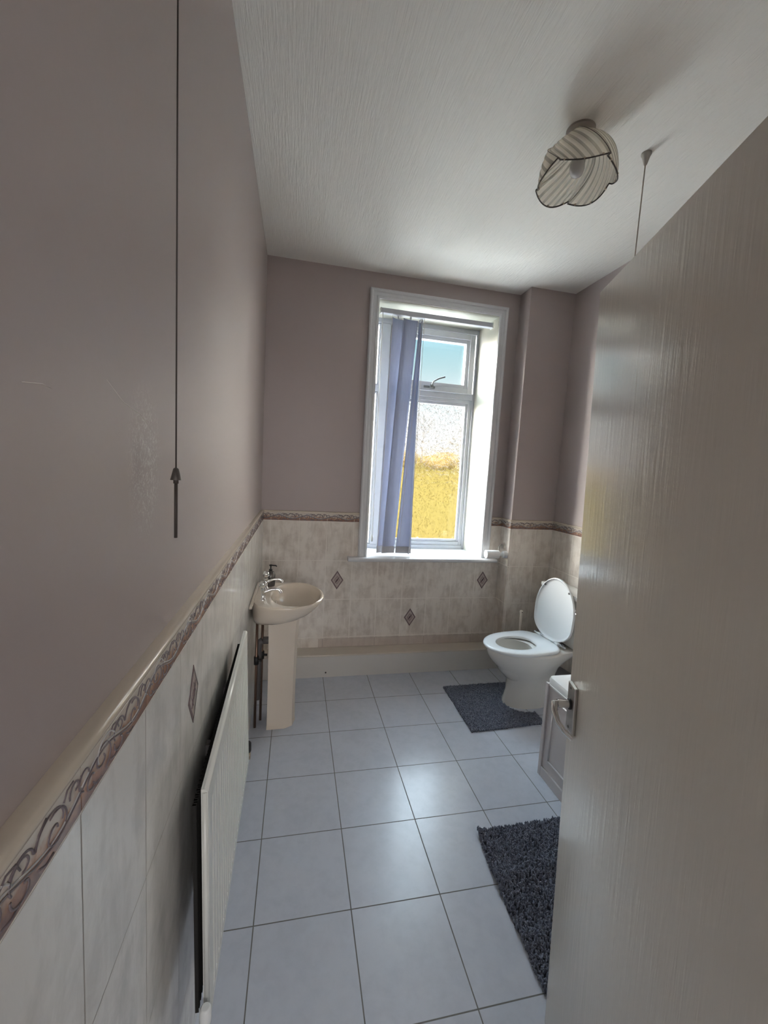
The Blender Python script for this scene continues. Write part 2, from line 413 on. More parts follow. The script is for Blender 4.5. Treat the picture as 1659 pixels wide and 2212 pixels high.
def border_run(parent, o, d, nn, length, phase, z=TZ, coarse=False, bull=True, ends=(0, 0)):
    o = Vector(o); d = Vector(d); nn = Vector(nn); up = Vector((0, 0, 1))
    P = lambda u, v, t: o + d*u + up*(z+v) + nn*t
    b = B(); th = .012
    # tiles with small joints
    u = -phase
    while u < length:
        a, c = max(0, u+.001), min(length, u+.199)
        if c-a > .004:
            prof = [(0.0012, -th), (.0012, -.0004), (.003, .0008), (BH-.002, .0008), (BH-.001, -.0004), (BH-.001, -th)]
            b.loft([[P(a, v, t) for v, t in prof], [P(c, v, t) for v, t in prof]], True, True, True, smooth=False)
        u += .2
    tiles = b.done('border_tile', m_border, parent)
    b = B(); u = -phase; r = .0013 if not coarse else .0021
    while u < length:
        for k, pth in enumerate(SCR):
            pp = [(u+x, y) for x, y in pth if 0.001 < u+x < length-.001]
            if len(pp) > 2: b.tube([P(x, y, .0008) for x, y in pp], r, 5 if not coarse else 4, mi=(1 if k in (1, 3) else 0))
        u += .2
    b.done('scroll_print', [m_scroll, m_scroll_light], tiles)
    b = B()
    b.loft([[P(a, v, t) for v, t in ((0, -th), (0, .0004), (.0012, .0004), (.0016, -.0003), (BH, -.0003), (BH, -th))] for a in (0, length)], True, True, True, smooth=False)
    b.done('grout_bed', mat('border_grout', (.70, .66, .60), .5), parent)
    if bull:
        b = B(); prof = [(BH, -.018), (BH, .001), (BH+.003, .0035), (BH+.008, .0045), (BH+.012, .0025), (BH+.0145, -.002), (BH+.0155, -.008), (BH+.0155, -.018)]
        b.loft([[P(a, v, t) for v, t in prof] for a in (-ends[0], length+ends[1])], True, True, True)
        autosmooth(b.done('bullnose_ledge', m_cream, parent), 60)
border_run(wl, (0, Y0, 0), (0, 1, 0), (1, 0, 0), D-Y0, (Y0-.4748) % .2)
border_run(wfar, (0, D, 0), (1, 0, 0), (0, -1, 0), .70, (.0-.0517) % .2, coarse=True)
border_run(wfar, (1.745, D, 0), (1, 0, 0), (0, -1, 0), XB-1.745, (1.745-.0517) % .2, coarse=True)
border_run(wc, (XB, D, 0), (0, -1, 0), (-1, 0, 0), D-YB, .05, coarse=True)
border_run(wc, (XB, YB, 0), (1, 0, 0), (0, -1, 0), W-XB, .0, coarse=True)
border_run(wr, (W-.008, YB, 0), (0, -1, 0), (-1, 0, 0), YB-Y0, .14, coarse=True)

def diamond(parent, c, du, nn):
    c = Vector(c); du = Vector(du); nn = Vector(nn); up = Vector((0, 0, 1)); b = B()
    def rh(s_, t): return [c+du*.047*s_+nn*t, c+up*.072*s_+nn*t, c-du*.047*s_+nn*t, c-up*.072*s_+nn*t]
    for s0, s1, mi in ((1, .80, 0), (.80, .44, 1), (.44, .36, 0), (.36, .16, 1), (.16, .01, 0)):
        a, e = rh(s0, .0012), rh(s1, .0012 if mi else .0016)
        b.loft([a, e], True, mi=mi, smooth=False)
    b.loft([rh(1, -.001), rh(1, .0012)], True)
    # hatching strokes
    for k in range(5):
        t = -.5+.25*k
        b.tube([c+du*(.020*t-.008)+up*(.02*t-.016)+nn*.0014, c+du*(.020*t+.008)+up*(.02*t+.016)+nn*.0014], .0012, 4, 0)
    return b.done('diamond_motif', [m_diam_line, m_diam_fill], parent)
diamond(wfar, (.543, D, .690), (1, 0, 0), (0, -1, 0)); diamond(wfar, (1.128, D, .390), (1, 0, 0), (0, -1, 0)); diamond(wfar, (1.720, D, .688), (1, 0, 0), (0, -1, 0))
diamond(wl, (0, .985, .980), (0, 1, 0), (1, 0, 0))

# thin scratches in the paint of the left wall
b = B()
for pts in ([(.597, 1.623), (.65, 1.602), (.71, 1.594), (.745, 1.583), (.765, 1.568)], [(.765, 1.585), (.775, 1.592), (.785, 1.592)], [(.43, 1.588), (.46, 1.592), (.475, 1.590)]):
    b.tube([(PX+.0002, y, z) for y, z in pts], [.0003]+[.0006]*(len(pts)-2)+[.0002], 5)
b.done('scratch', m_scratch, wl)

# low boxed step along the far wall
SH, SB = .169, .135
st = B(); st.box(0, XB, D-SB, D, 0, SH-.012); tr1 = struct(st.done('trim_1', noisy('white_step_boxing', (.60, .585, .56), (.57, .555, .53), 3, .35)))
B().box(.0, XB, D-SB-.004, D, SH-.012, SH, bev=.003).done('step_top', m_sheet_top, tr1)
B().lathe([(.006, -.002), (.006, 0)], (.475, D-SB, .035), 12, 'y').done('screw_hole', m_black, tr1)
# cut tiles just above the step
B().box(.42, 1.845, D-.004, D, SH, SH+.066).done('cut_tile_strip', tile_mat('cut_tile', 'xz', .452, SH-.0, .4, .3, (.50, .43, .385), (.57, .50, .45), (.36, .31, .28), mortar=.002), wfar)

# ------------------------------------------------------------------ window
win = struct(B().box(.60, 1.755, YO, YO+.07, .80, .835).done('window_1', m_upvc))
YF, YG = YO, YO+.035
def bar(b, x0, x1, z0, z1, y0, y1, bev=.004): b.box(x0, x1, y0, y1, z0, z1, bev=bev)
fr = B()
bar(fr, .64, .70, .835, 2.78, YF, YF+.07); bar(fr, 1.665, 1.755, .835, 2.78, YF, YF+.07)
bar(fr, .70, 1.665, .835, .905, YF, YF+.07); bar(fr, .70, 1.665, 2.700, 2.78, YF, YF+.07)
bar(fr, .842, .925, .905, 2.70, YF+.002, YF+.068)                       # mullion
bar(fr, .925, 1.665, 2.160, 2.215, YF+.002, YF+.068)                      # transom
bar(fr, .70, .842, 2.160, 2.215, YF+.002, YF+.068)
fr.done('window_frame', m_upvc, win)
# stepped beads give the moulded look
bd = B()
def beadframe(b, x0, x1, z0, z1, wd, y0, y1):
    b.box(x0, x0+wd, y0, y1, z0, z1, bev=.003); b.box(x1-wd, x1, y0, y1, z0, z1, bev=.003)
    b.box(x0+wd, x1-wd, y0, y1, z0, z0+wd, bev=.003); b.box(x0+wd, x1-wd, y0, y1, z1-wd, z1, bev=.003)
beadframe(bd, .925, 1.665, .905, 2.160, .030, YF+.012, YF+.055)
beadframe(bd, .955, 1.635, .935, 2.130, .022, YF+.024, YF+.05)
beadframe(bd, .70, .842, .905, 2.160, .012, YF+.012, YF+.055)
beadframe(bd, .70, .842, 2.215, 2.70, .012, YF+.012, YF+.055)
bd.done('glazing_bead', m_upvc, win)
sa = B(); beadframe(sa, .925, 1.650, 2.205, 2.690, .045, YF-.018, YF+.05)
sash = sa.done('opening_sash', m_upvc, win)
sa = B(); beadframe(sa, .970, 1.605, 2.250, 2.645, .030, YF-.006, YF+.045); sa.done('glazing_bead', m_upvc, sash)
B().box(.955, 1.620, YG, YG+.006, 2.235, 2.66).done('window_pane', m_glass, win)
def obs_pane(x0, x1, z0, z1):
    b = B(); b.box(x0, x1, YG, YG+.006, z0, z1); o = b.done('window_pane', [m_glass, m_obscured], win)
    for p_ in o.data.polygons: p_.material_index = 1 if p_.center.y > YG+.005 else 0
obs_pane(.95, 1.64, .93, 2.14); obs_pane(.71, .832, .915, 2.15)
B().box(.71, .832, YG, YG+.006, 2.225, 2.69).done('window_pane', m_glass, win)
hd = B(); hd.box(1.215, 1.315, YF-.032, YF-.018, 2.222, 2.242, bev=.004); hd.box(1.268, 1.296, YF-.048, YF-.030, 2.226, 2.252, bev=.004)
hd.tube([(1.282, YF-.045, 2.245), (1.290, YF-.055, 2.272), (1.33, YF-.058, 2.298), (1.385, YF-.06, 2.318)], [.006, .006, .0065, .007], 10)
autosmooth(hd.done('window_handle', mat('grey_handle', (.13, .135, .14), .4), win))
# reveal lining, architrave, sill board
rv = B(); t = .006
rv.box(WX1-t, WX1, D-.004, YO, WZ0, WZ1); rv.box(WX0, WX0+t, D-.004, YO, WZ0, WZ1); rv.box(WX0, WX1, D-.004, YO, WZ1-t, WZ1)
rv.done('reveal_lining', mat('cream_reveal_paint', (.40, .395, .345), .35), win)
def arch_profile(sx):   # (offset outwards from opening, height off the wall)
    return [(0, -.002), (0, .016), (.008, .020), (.016, .020), (.020, .014), (.040, .015), (.046, .022), (.058, .026), (.066, .020), (.068, .0), (.068, -.002)]
ar = B()
prof = arch_profile(1)
path = [(WX0+.004, WZ0, -1, 0), (WX0+.004, WZ1-.004, -1, 1), (WX1-.004, WZ1-.004, 1, 1), (WX1-.004, WZ0, 1, 0)]
ar.loft([[(x+sx*o_, D+.002-h_, z+sz*o_) for o_, h_ in prof] for x, z, sx, sz in path], False, smooth=False)
autosmooth(ar.done('architrave', m_gloss, win), 25)
sl = B(); sl.box(.70, 1.745, D-.01, YO, WZ0-.02, WZ0+.004)
sl.done('inner_sill', m_gloss, win)
sl = B()
pr = [(D, WZ0-.022), (D-.062, WZ0-.022), (D-.070, WZ0-.017), (D-.073, WZ0-.008), (D-.070, WZ0+.001), (D-.062, WZ0+.005), (D, WZ0+.005)]
sl.loft([[(x, y, z) for y, z in pr] for x in (.611, 1.800)], True, True, True)
autosmooth(sl.done('window_sill', m_gloss, win), 50)

# ------------------------------------------------------------------ vertical blind
vb = thing('vertical_blind', 'grey fabric vertical blind bunched at the left of the window', 'blind', (.78, 3.06, 2.69))
ox, oy, oz = .78, 3.06, 2.69
def L(p): return (p[0]-ox, p[1]-oy, p[2]-oz)
b = B(); b.box(0.0, .868, -.018, .022, -.028, .006, bev=.004)
rail = b.done('headrail', mat('grey_blue_rail', (.52, .54, .60), .35), vb)
B().box(-.006, .0, -.02, .024, -.032, .008, bev=.001).done('end_cap', m_plastic, rail)
B().box(.868, .876, -.02, .024, -.032, .008, bev=.001).done('end_cap', m_plastic, rail)
def vane(t0, t1, b0, b1, zt=2.645, zb=.892, curve=.008):
    n, mth = 8, 24; rings = []
    for i in range(mth+1):
        f = i/mth; a = Vector((*t0, 0)).lerp(Vector((*b0, 0)), f); c = Vector((*t1, 0)).lerp(Vector((*b1, 0)), f)
        dirv = (c-a); per = Vector((-dirv.y, dirv.x, 0)).normalized(); z = zt+(zb-zt)*f
        row = []
        for k in range(n+1):
            q = k/n; p_ = a.lerp(c, q) + per*curve*math.sin(PI*q)*(1-.6*f) + per*.003*math.sin(5*q+4*f)
            row.append(L((p_.x, p_.y, z)))
        rings.append(row)
    b = B(); b.loft(rings, False); o = b.done('vane', m_fabric, vb, smooth=True)
    md = o.modifiers.new('thick', 'SOLIDIFY'); md.thickness = .0008
    # weighted hem
    b = B(); r2 = []
    for i in range(3):
        z = zb+.052-.026*i; f = (zt-z)/(zt-zb); a = Vector((*t0, 0)).lerp(Vector((*b0, 0)), f); c = Vector((*t1, 0)).lerp(Vector((*b1, 0)), f)
        per = Vector((-(c-a).y, (c-a).x, 0)).normalized()
        r2.append([L(tuple((a.lerp(c, q)+per*sgn*.0035+Vector((0, 0, z)))))  for q, sgn in ((0, -1), (.5, -1), (1, -1), (1, 1), (.5, 1), (0, 1))])
    b.loft(r2, True, True, True, smooth=False); b.done('hem_weight', m_pocket, o)
    b = B(); mx = tuple((Vector((*t0, 0))+Vector((*t1, 0)))/2)
    b.box(*[v for c_, h_ in zip(L((mx[0], mx[1], zt+.014)), (.006, .003, .016)) for v in (c_-h_, c_+h_)], bev=.001)
    b.done('hanger', m_plastic, o)
    return o
vane((.868, 3.060), (.962, 3.10), (.842, 3.065), (.915, 3.10))
vane((.950, 3.050), (1.064, 3.075), (.880, 3.050), (.984, 3.075))
vane((1.072, 3.045), (1.112, 3.14), (.992, 3.065), (1.115, 3.055))
vane((1.094, 3.045), (1.120, 3.14), (1.090, 3.035), (1.125, 3.12), zb=.890)
for p0, p1 in (((.862, 3.03, 2.65), (.845, 3.05, .93)), ((1.085, 3.03, 2.65), (1.012, 3.04, .98)), ((1.100, 3.02, 2.65), (1.095, 3.03, .93))):
    B().tube([L(p0), L(((p0[0]+p1[0])/2+.003, p0[1], (p0[2]+p1[2])/2)), L(p1)], .0014, 5).done('control_chain', m_whitecord, vb)
b = B(); b.tube([L((.792, 3.035, 2.66)), L((.800, 3.035, 1.02))], .0015, 5); b.tube([L((.788, 3.03, 2.66)), L((.794, 3.03, 1.02))], .0015, 5)
b.lathe([(.003, .0), (.007, .006), (.008, .04), (.004, .05)], L((.797, 3.033, .985)), 10)
b.done('pull_cord', m_plastic, vb)

# ------------------------------------------------------------------ door (open, near right)
dlead_t = Vector((.903, .875, 1.972)); tilt = math.radians(1.55)
ud = Vector((.312, .950, 0)).normalized(); DW = .76
hinge = Vector((.955, .875, 0)) - ud*DW
ang = math.atan2(ud.y, ud.x)
dr = bpy.data.objects.new('door_1', None); COL.objects.link(dr); dr.location = (hinge.x, hinge.y, .006)
dr['kind'] = 'structure'; dr['label'] = 'cream painted flush door standing open on the right'
# local frame: X along the door to the leading edge, Y = face normal towards the camera side (+)
dr.rotation_mode = 'QUATERNION'
dr.rotation_quaternion = Matrix.Rotation(ang, 3, 'Z').to_quaternion() @ Matrix.Rotation(-tilt, 3, 'X').to_quaternion()
DH = 1.967
b = B(); b.box(0, DW, -.038, 0, 0, DH, bev=.004)
autosmooth(b.done('door_leaf', m_door, dr))
# handle set near the leading edge
hz = .955; hx = DW-.038
b = B(); b.box(hx-.022, hx+.024, 0, .009, hz-.060, hz+.062, bev=.0025)
hp = b.done('handle_plate', m_steel, dr)
b = B(); b.lathe([(.0130, .006), (.0130, .014)], (hx, 0, hz+.012), 20, 'y'); b.done('spindle_collar', m_black, hp)
b = B(); b.lathe([(.0105, .014), (.0105, .040)], (hx, 0, hz+.012), 20, 'y')
b.tube([(hx, .040, hz+.012), (hx-.005, .049, hz+.013), (hx-.020, .053, hz+.002), (hx-.036, .049, hz-.014), (hx-.052, .038, hz-.028), (hx-.066, .022, hz-.038)], [.0095, .0095, .0075, .0065, .006, .0055], 12)
autosmooth(b.done('lever', m_chrome, hp), 50)
for dz in (-.050, .052): B().lathe([(.0035, .008), (.0035, .010)], (hx+.004, 0, hz+dz), 10, 'y').done('plate_screw', m_grey, hp)
b = B(); b.box(DW-.001, DW+.0015, -.030, -.008, hz-.06, hz+.08); b.done('latch_plate', m_steel, dr)
for q in (.25, 1.6): B().box(-.012, .0, -.012, .002, q, q+.1).done('hinge', m_steel, dr)

# ------------------------------------------------------------------ radiator
rad = thing('radiator', 'white single-panel ribbed radiator on the left tiled wall', 'radiator', (0, 1.25, .28))
def RP(u, v, off=0):
    """point on the panel: u 0 near..1 far, v 0 bottom..1 top"""
    nb, fb, nt_, ft_ = Vector((.070, .861, .262)), Vector((.066, 1.665, .292)), Vector((.060, .856, .838)), Vector((.050, 1.640, .868))
    return nb*(1-u)*(1-v)+fb*u*(1-v)+nt_*(1-u)*v+ft_*u*v + Vector((off, 0, 0)) - Vector((0, 1.25, .28))
b = B(); nr = 22; rings = []
cols = []
for k in range(nr):
    u0, u1 = .04+.92*k/nr, .04+.92*(k+1)/nr; du = (u1-u0)
    cols += [(u0, 0), (u0+du*.25, .0), (u0+du*.36, -.010), (u0+du*.64, -.010), (u0+du*.75, 0)]
cols = [(0, -.004), (.004, 0), (.03, 0)] + cols + [(.965, 0), (.996, 0), (1, -.004)]
rows = [(0, -.006, 0), (.008, 0, 0), (.05, 0, 0), (.085, 0, 1), (.87, 0, 1), (.91, 0, 0), (.99, 0, 0), (1, -.006, 0)]
front = [[RP(u, v, ro+d_*rib) for u, d_ in cols] for v, ro, rib in rows]
back = [[RP(u, v, -.014) for u, d_ in cols] for v, ro, rib in rows]
b.loft(front, False, smooth=False); b.loft(back, False, smooth=False)
b.loft([front[0], back[0]], False, smooth=False); b.loft([front[-1], back[-1]], False, smooth=False)
b.loft([[r[0] for r in front], [r[0] for r in back]], False, smooth=False); b.loft([[r[-1] for r in front], [r[-1] for r in back]], False, smooth=False)
b.done('radiator_panel', m_radiator, rad)
b = B()
for v in (.012, .988):
    b.tube([RP(.002, v, -.007), RP(.5, v, -.007), RP(.998, v, -.007)], .0075, 8)
for u in (.003, .997):
    b.tube([RP(u, .012, -.007), RP(u, .988, -.007)], .0065, 8)
b.done('edge_seam', m_radiator, rad)
for u in (.36, .72):
    for v in (.16, .80):
        p0 = RP(u, v, -.014); B().box(.0005, p0.x, p0.y-.012, p0.y+.012, p0.z-.015, p0.z+.015).done('wall_bracket', m_grey, rad)
b = B()
nf = 56
for k in range(nf):
    u0, u1 = .015+.97*k/nf, .015+.97*(k+.55)/nf
    for q0, q1, dx in ((u0, u1, -.020), (u1, .015+.97*(k+1)/nf, -.012)):
        b.quad([RP(q0, .02, dx-.0145), RP(q1, .02, dx-.0145), RP(q1, .92, dx-.0145), RP(q0, .92, dx-.0145)])
    for q in (u0, u1):
        b.quad([RP(q, .02, -.0345), RP(q, .02, -.0265), RP(q, .92, -.0265), RP(q, .92, -.0345)])
b.done('gap_shade_fins', mat('gap_shade_dark', (.014, .013, .012), .8), rad)  # near-black folded sheet put in as the shade of the gap
def valve(u, name):
    p_ = RP(u, .03, -.006); y = p_.y + (.022 if u > .5 else -.022); b = B()
    b.tube([p_, (p_.x, y, p_.z)], .008, 10); b.tube([(p_.x, y, p_.z+.012), (p_.x, y, p_.z-.02)], .011, 12)
    b.tube([(p_.x, y, p_.z-.018), (p_.x-.02, y, p_.z-.024), (.0005, y, p_.z-.024)], .0075, 10)
    o = b.done(name, m_brass, rad)
    b = B(); b.lathe([(.012, .012), (.013, .02), (.012, .05), (.008, .055)], (p_.x, y, p_.z), 14)
    b.done('valve_cap', m_black if u > .5 else m_plastic, o)
valve(1.0, 'radiator_valve'); valve(0.0, 'radiator_valve')

# ------------------------------------------------------------------ basin on pedestal
bx, by, bz = 0.0, 2.385, .78
bas = thing('pedestal_basin', 'cream ceramic washbasin on a pedestal in the left corner', 'basin', (bx, by, 0))
def basin_ring(ext, hw, back, z, ex=2.0, n=48, flat=.34):
    """outline: straight back on the wall, rounded front. ext = projection, hw = half width"""
    pts = []
    for k in range(n):
        a = 2*PI*k/n; c, s_ = math.cos(a), math.sin(a)
        cx = ext*.50
        if c >= 0: x = cx + (ext-cx)*abs(c)**(1.0); y = hw*s_
        else:
            x = cx - (cx-back)*abs(c)**.45; y = hw*(abs(s_)**.8)*(1 if s_ > 0 else -1)*(1-.10*abs(c))
        pts.append((x, y, z))
    return pts
b = B()
outer = [basin_ring(.16, .10, .004, .655), basin_ring(.235, .165, .002, .662), basin_ring(.31, .215, .0015, .690), basin_ring(.365, .238, .001, .725), basin_ring(.398, .247, .001, .762), basin_ring(.402, .248, .001, .776), basin_ring(.398, .245, .003, .782)]
def bowl_ring(x0, x1, hw, z, n=48):
    pts = []
    for k in range(n):
        a = 2*PI*k/n; c, s_ = math.cos(a), math.sin(a); cx = (x0+x1)/2+.01
        x = cx + (x1-cx)*c if c > 0 else cx - (cx-x0)*abs(c)**.8
        pts.append((x, hw*s_, z))
    return pts
inner = [bowl_ring(.094, .386, .230, .784), bowl_ring(.099, .382, .226, .781), bowl_ring(.103, .378, .222, .765), bowl_ring(.112, .362, .203, .725), bowl_ring(.135, .325, .145, .687), bowl_ring(.19, .26, .05, .668), bowl_ring(.215, .24, .014, .666)]
b.loft(outer+inner, True, True, True)
bowl = autosmooth(b.done('bowl', m_basin, bas), 50)
b = B(); b.box(.002, .018, -.235, .235, .774, .789, bev=.005); autosmooth(b.done('back_upstand', m_basin, bas), 50)
b = B(); b.lathe([(.016, .668), (.016, .671), (.008, .671)], (.225, 0, 0), 16); b.done('waste_outlet', m_chrome, bowl)
b = B(); b.lathe([(.010, 0), (.010, .004)], (.128, 0, .735), 14, 'x'); b.done('overflow', m_chrome, bowl)
# pedestal: faceted front column
b = B(); rings = []
for z, s_ in ((0, 1.02), (.012, 1.02), (.03, 1.0), (.20, .98), (.40, 1.0), (.55, 1.03), (.62, 1.08), (.66, 1.14)):
    pr = [(.098, -.078), (.200, -.075), (.240, -.052), (.256, 0), (.240, .052), (.200, .075), (.098, .078), (.096, .06), (.096, -.06)]
    rings.append([(.155+(x-.155)*s_, y*s_+.02*0, z) for x, y in pr])
b.loft(rings, True, True, True, smooth=True); autosmooth(b.done('pedestal', m_basin, bas), 30)
# taps
def tap(y):
    b = B(); z = .782; x = .062
    b.lathe([(.018, z), (.018, z+.005), (.011, z+.012), (.011, z+.045), (.014, z+.055), (.014, z+.066), (.006, z+.072)], (x, y, 0), 20)
    b.tube([(x, y, z+.042), (x+.045, y, z+.060), (x+.080, y, z+.060), (x+.092, y, z+.050), (x+.094, y, z+.040)], [.010, .009, .0085, .009, .010], 12)
    o = autosmooth(b.done('tap', m_chrome, bas), 50)
    b = B(); b.lathe([(.006, z+.07), (.016, z+.076), (.019, z+.090), (.016, z+.104), (.007, z+.110)], (x, y, 0), 12)
    for k in range(4):
        a = PI/4+k*PI/2; b.tube([(x, y, z+.088), (x+.024*math.cos(a), y+.024*math.sin(a), z+.088)], [.006, .005], 8)
    autosmooth(b.done('tap_handle', m_chrome, o), 50)
tap(-.105); tap(.105)
# soap dispenser
sd = thing('soap_dispenser', 'chrome and black soap pump bottle standing behind the basin taps', 'soap dispenser', (.085, 2.545, .786))
sdz = 0
b = B(); b.lathe([(.026, 0), (.028, .01), (.028, .07), (.020, .088), (.010, .094)], n=20); autosmooth(b.done('bottle', mat('smoked_bottle', (.10, .09, .085), .15), sd), 40)
b = B(); b.lathe([(.0285, .030), (.0285, .052)], n=20); b.done('bottle_band', m_black, sd)
b = B(); b.lathe([(.010, .094), (.010, .104), (.004, .106), (.004, .122), (.009, .124), (.009, .132)], n=14); b.tube([(0, 0, .128), (.03, -.004, .127), (.036, -.005, .121)], .004, 8); b.done('pump', m_black, sd)
# pipes under the basin (stand at the wall)
pp = thing('basin_pipework', 'dark supply pipes and waste pipe beside the basin pedestal', 'pipes', (.03, 2.40, 0))
for dx, dy, top, bot in ((.0, -.06, .66, .0), (.025, .01, .66, .0)):
    b = B(); b.tube([(dx, dy, bot), (dx, dy, top)], .0075, 10); pipe = b.done('supply_pipe', m_pipe, pp)
    b = B(); b.tube([(dx, dy, .385), (dx, dy, .43)], .014, 10); b.tube([(dx, dy, .408), (dx+.03, dy-.004, .408)], .007, 8); b.done('isolating_valve', m_black, pipe)
b = B(); b.tube([(.105, .0, .50), (.03, .0, .50)], .021, 14); b.lathe([(.028, 0), (.028, .014)], (.072, 0, .50), 16, 'x')
b.tube([(.03, .0, .50), (.012, .0, .49), (.008, .0, .46), (.006, .0, .14)], [.021, .020, .018, .018], 12)
b.done('waste_pipe', m_grey, pp)

# ------------------------------------------------------------------ toilet (local +X = front)
tz_rot = PI+math.radians(7)
wc_o = thing('toilet', 'white ceramic toilet with its lid raised, beside the boxed-in corner', 'toilet', (W-.020, 2.470, -.004), tz_rot)
def pan_ring(f, bk, hw, z, ex=1.0, n=40, hb=None):
    hb = hb or hw*.75; pts = []; xc = bk+(f-bk)*.45
    for k in range(n):
        a = 2*PI*k/n; c, s_ = math.cos(a), math.sin(a)
        if c >= 0: x = xc+(f-xc)*c; y = hw*s_
        else:
            t = abs(c)**.5; x = xc-(xc-bk)*t; wv = hw+(hb-hw)*t; y = wv*(abs(s_)**.55)*(1 if s_ > 0 else -1)
        pts.append((x, y, z))
    return pts
b = B()
secs = [pan_ring(.565, .17, .112, 0), pan_ring(.560, .17, .108, .03), pan_ring(.545, .18, .098, .10), pan_ring(.545, .19, .098, .17), pan_ring(.575, .19, .118, .215), pan_ring(.630, .17, .148, .27, hb=.10),
        pan_ring(.680, .10, .172, .32, hb=.11), pan_ring(.705, .035, .182, .36, hb=.13), pan_ring(.712, .02, .186, .385, hb=.15), pan_ring(.710, .02, .186, .402, hb=.155), pan_ring(.700, .03, .180, .406, hb=.15)]
def hole(x0, x1, hw, z, n=40): return [((x0+x1)/2+(x1-x0)/2*math.cos(2*PI*k/n), hw*math.sin(2*PI*k/n), z) for k in range(n)]
secs += [hole(.40, .665, .125, .404), hole(.395, .665, .125, .38), hole(.385, .655, .122, .32), hole(.40, .62, .10, .25), hole(.42, .56, .07, .19), hole(.44, .52, .04, .16)]
b.loft(secs, True, True, True); autosmooth(b.done('pan', m_ceramic, wc_o), 60)
b = B(); b.lathe([(.066, .186), (.001, .186)], (.49, 0, 0), 24, cap0=False, cap1=False); b.done('water', mat('water', (.35, .38, .36), .02, spec=.8), wc_o)
# seat ring
def egg(x0, x1, hw, z, n=48, back=.6):
    pts = []; xc = x0+(x1-x0)*.48
    for k in range(n):
        a = 2*PI*k/n; c, s_ = math.cos(a), math.sin(a)
        if c >= 0: pts.append((xc+(x1-xc)*c, hw*s_, z))
        else: pts.append((xc-(xc-x0)*abs(c)**back, hw*(abs(s_)**.85)*(1 if s_ > 0 else -1), z))
    return pts
b = B()
b.loft([egg(.238, .728, .188, .410, back=.38), egg(.234, .732, .192, .417, back=.38), egg(.236, .730, .190, .424, back=.38), egg(.246, .716, .178, .430, back=.38), egg(.36, .655, .115, .430, back=1), egg(.366, .648, .108, .426, back=1), egg(.366, .648, .108, .413, back=1), egg(.36, .655, .115, .410, back=1), egg(.238, .728, .188, .410, back=.38)], True)
autosmooth(b.done('seat', m_plastic, wc_o), 60)
# lid raised: built in (height h, width y), thickness along X, leaning back
def lidring(s0, t, n=48):
    pts = []
    for k in range(n):
        a = 2*PI*k/n; c, s_ = math.cos(a), math.sin(a); hh = .432
        h = hh*.50+hh*.50*c*s0 if c > 0 else hh*.50-hh*.50*(abs(c)**.45)*s0
        wv = .184*s0*(s_*(1-.08*c) if c > 0 else (abs(s_)**.6)*(1 if s_ > 0 else -1)*(1-.42*abs(c)**2.2))
        lean = .06*h
        pts.append((.218-lean+t, wv, .427+h))
    return pts
b = B(); b.loft([lidring(.90, .004), lidring(.955, .0085), lidring(.975, .014), lidring(1, .012), lidring(1, .0), lidring(.97, -.006)], True, True, True)
lid = autosmooth(b.done('lid', m_plastic, wc_o), 50)
for y in (-.115, .115): B().lathe([(.008, 0), (.008, .005), (.005, .007)], (.218-.06*.36+.0085, y, .428+.36), 12, 'x').done('lid_buffer', m_grey, lid)
for y in (-.13, .13): B().lathe([(.007, 0), (.007, .004)], (.230, y, .436+.004), 12, 'x').done('lid_buffer', m_grey, lid)
b = B()
for y in (-.085, .085): b.tube([(.232, y-.022, .428), (.232, y+.022, .428)], .011, 12); b.tube([(.236, y, .404), (.236, y, .43)], .009, 10)
b.tube([(.230, -.15, .428), (.230, .15, .428)], .006, 8)
b.done('seat_hinge', m_plastic, wc_o)
b = B(); b.box(.012, .158, -.205, .205, .415, .745, bev=.022); cis = autosmooth(b.done('cistern', m_ceramic, wc_o), 50); cis.rotation_euler.z = -math.radians(7)
b = B(); b.box(.004, .170, -.215, .215, .745, .778, bev=.012); autosmooth(b.done('cistern_lid', m_ceramic, wc_o), 50).rotation_euler.z = -math.radians(7)
b = B(); b.lathe([(.014, .156), (.014, .170)], (0, .185, .680), 16, 'x'); b.tube([(.172, .185, .680), (.180, .200, .676), (.184, .245, .664)], [.008, .007, .009], 10)
autosmooth(b.done('flush_lever', m_chrome, cis), 50)
b = B(); b.tube([(.20, 0, .17), (.12, 0, .165), (.05, 0, .13), (.03, 0, .0)], [.052, .052, .05, .05], 16); b.done('soil_pipe', m_grey, wc_o)

# toilet brush in the corner behind the toilet
tb = thing('toilet_brush', 'white plastic toilet brush standing in its pot behind the toilet', 'toilet brush', (1.955, 2.78, 0))
b = B(); b.lathe([(.045, 0), (.055, .01), (.042, .07), (.048, .13), (.040, .13), (.036, .07), (.04, .015)], n=24); autosmooth(b.done('pot', m_plastic, tb), 50)
b = B(); b.tube([(0, 0, .09), (0, 0, .20), (-.002, 0, .36), (-.003, 0, .44), (-.003, 0, .495)], [.006, .006, .0075, .009, .010], 12)
b.lathe([(.007, -.004), (.013, 0), (.013, .012), (.007, .018)], (-.003, 0, .495), 14)
hnd = autosmooth(b.done('handle', mat('ivory_plastic', (.88, .82, .75), .3), tb), 50)
b = B(); b.lathe([(.004, -.0135), (.004, .0)], (-.003, 0, .500), 10, 'y'); b.done('hang_hole', m_black, hnd)
b = B(); b.lathe([(.02, .03), (.032, .04), (.034, .08), (.026, .10)], n=16); b.done('brush_head', m_paper, tb)

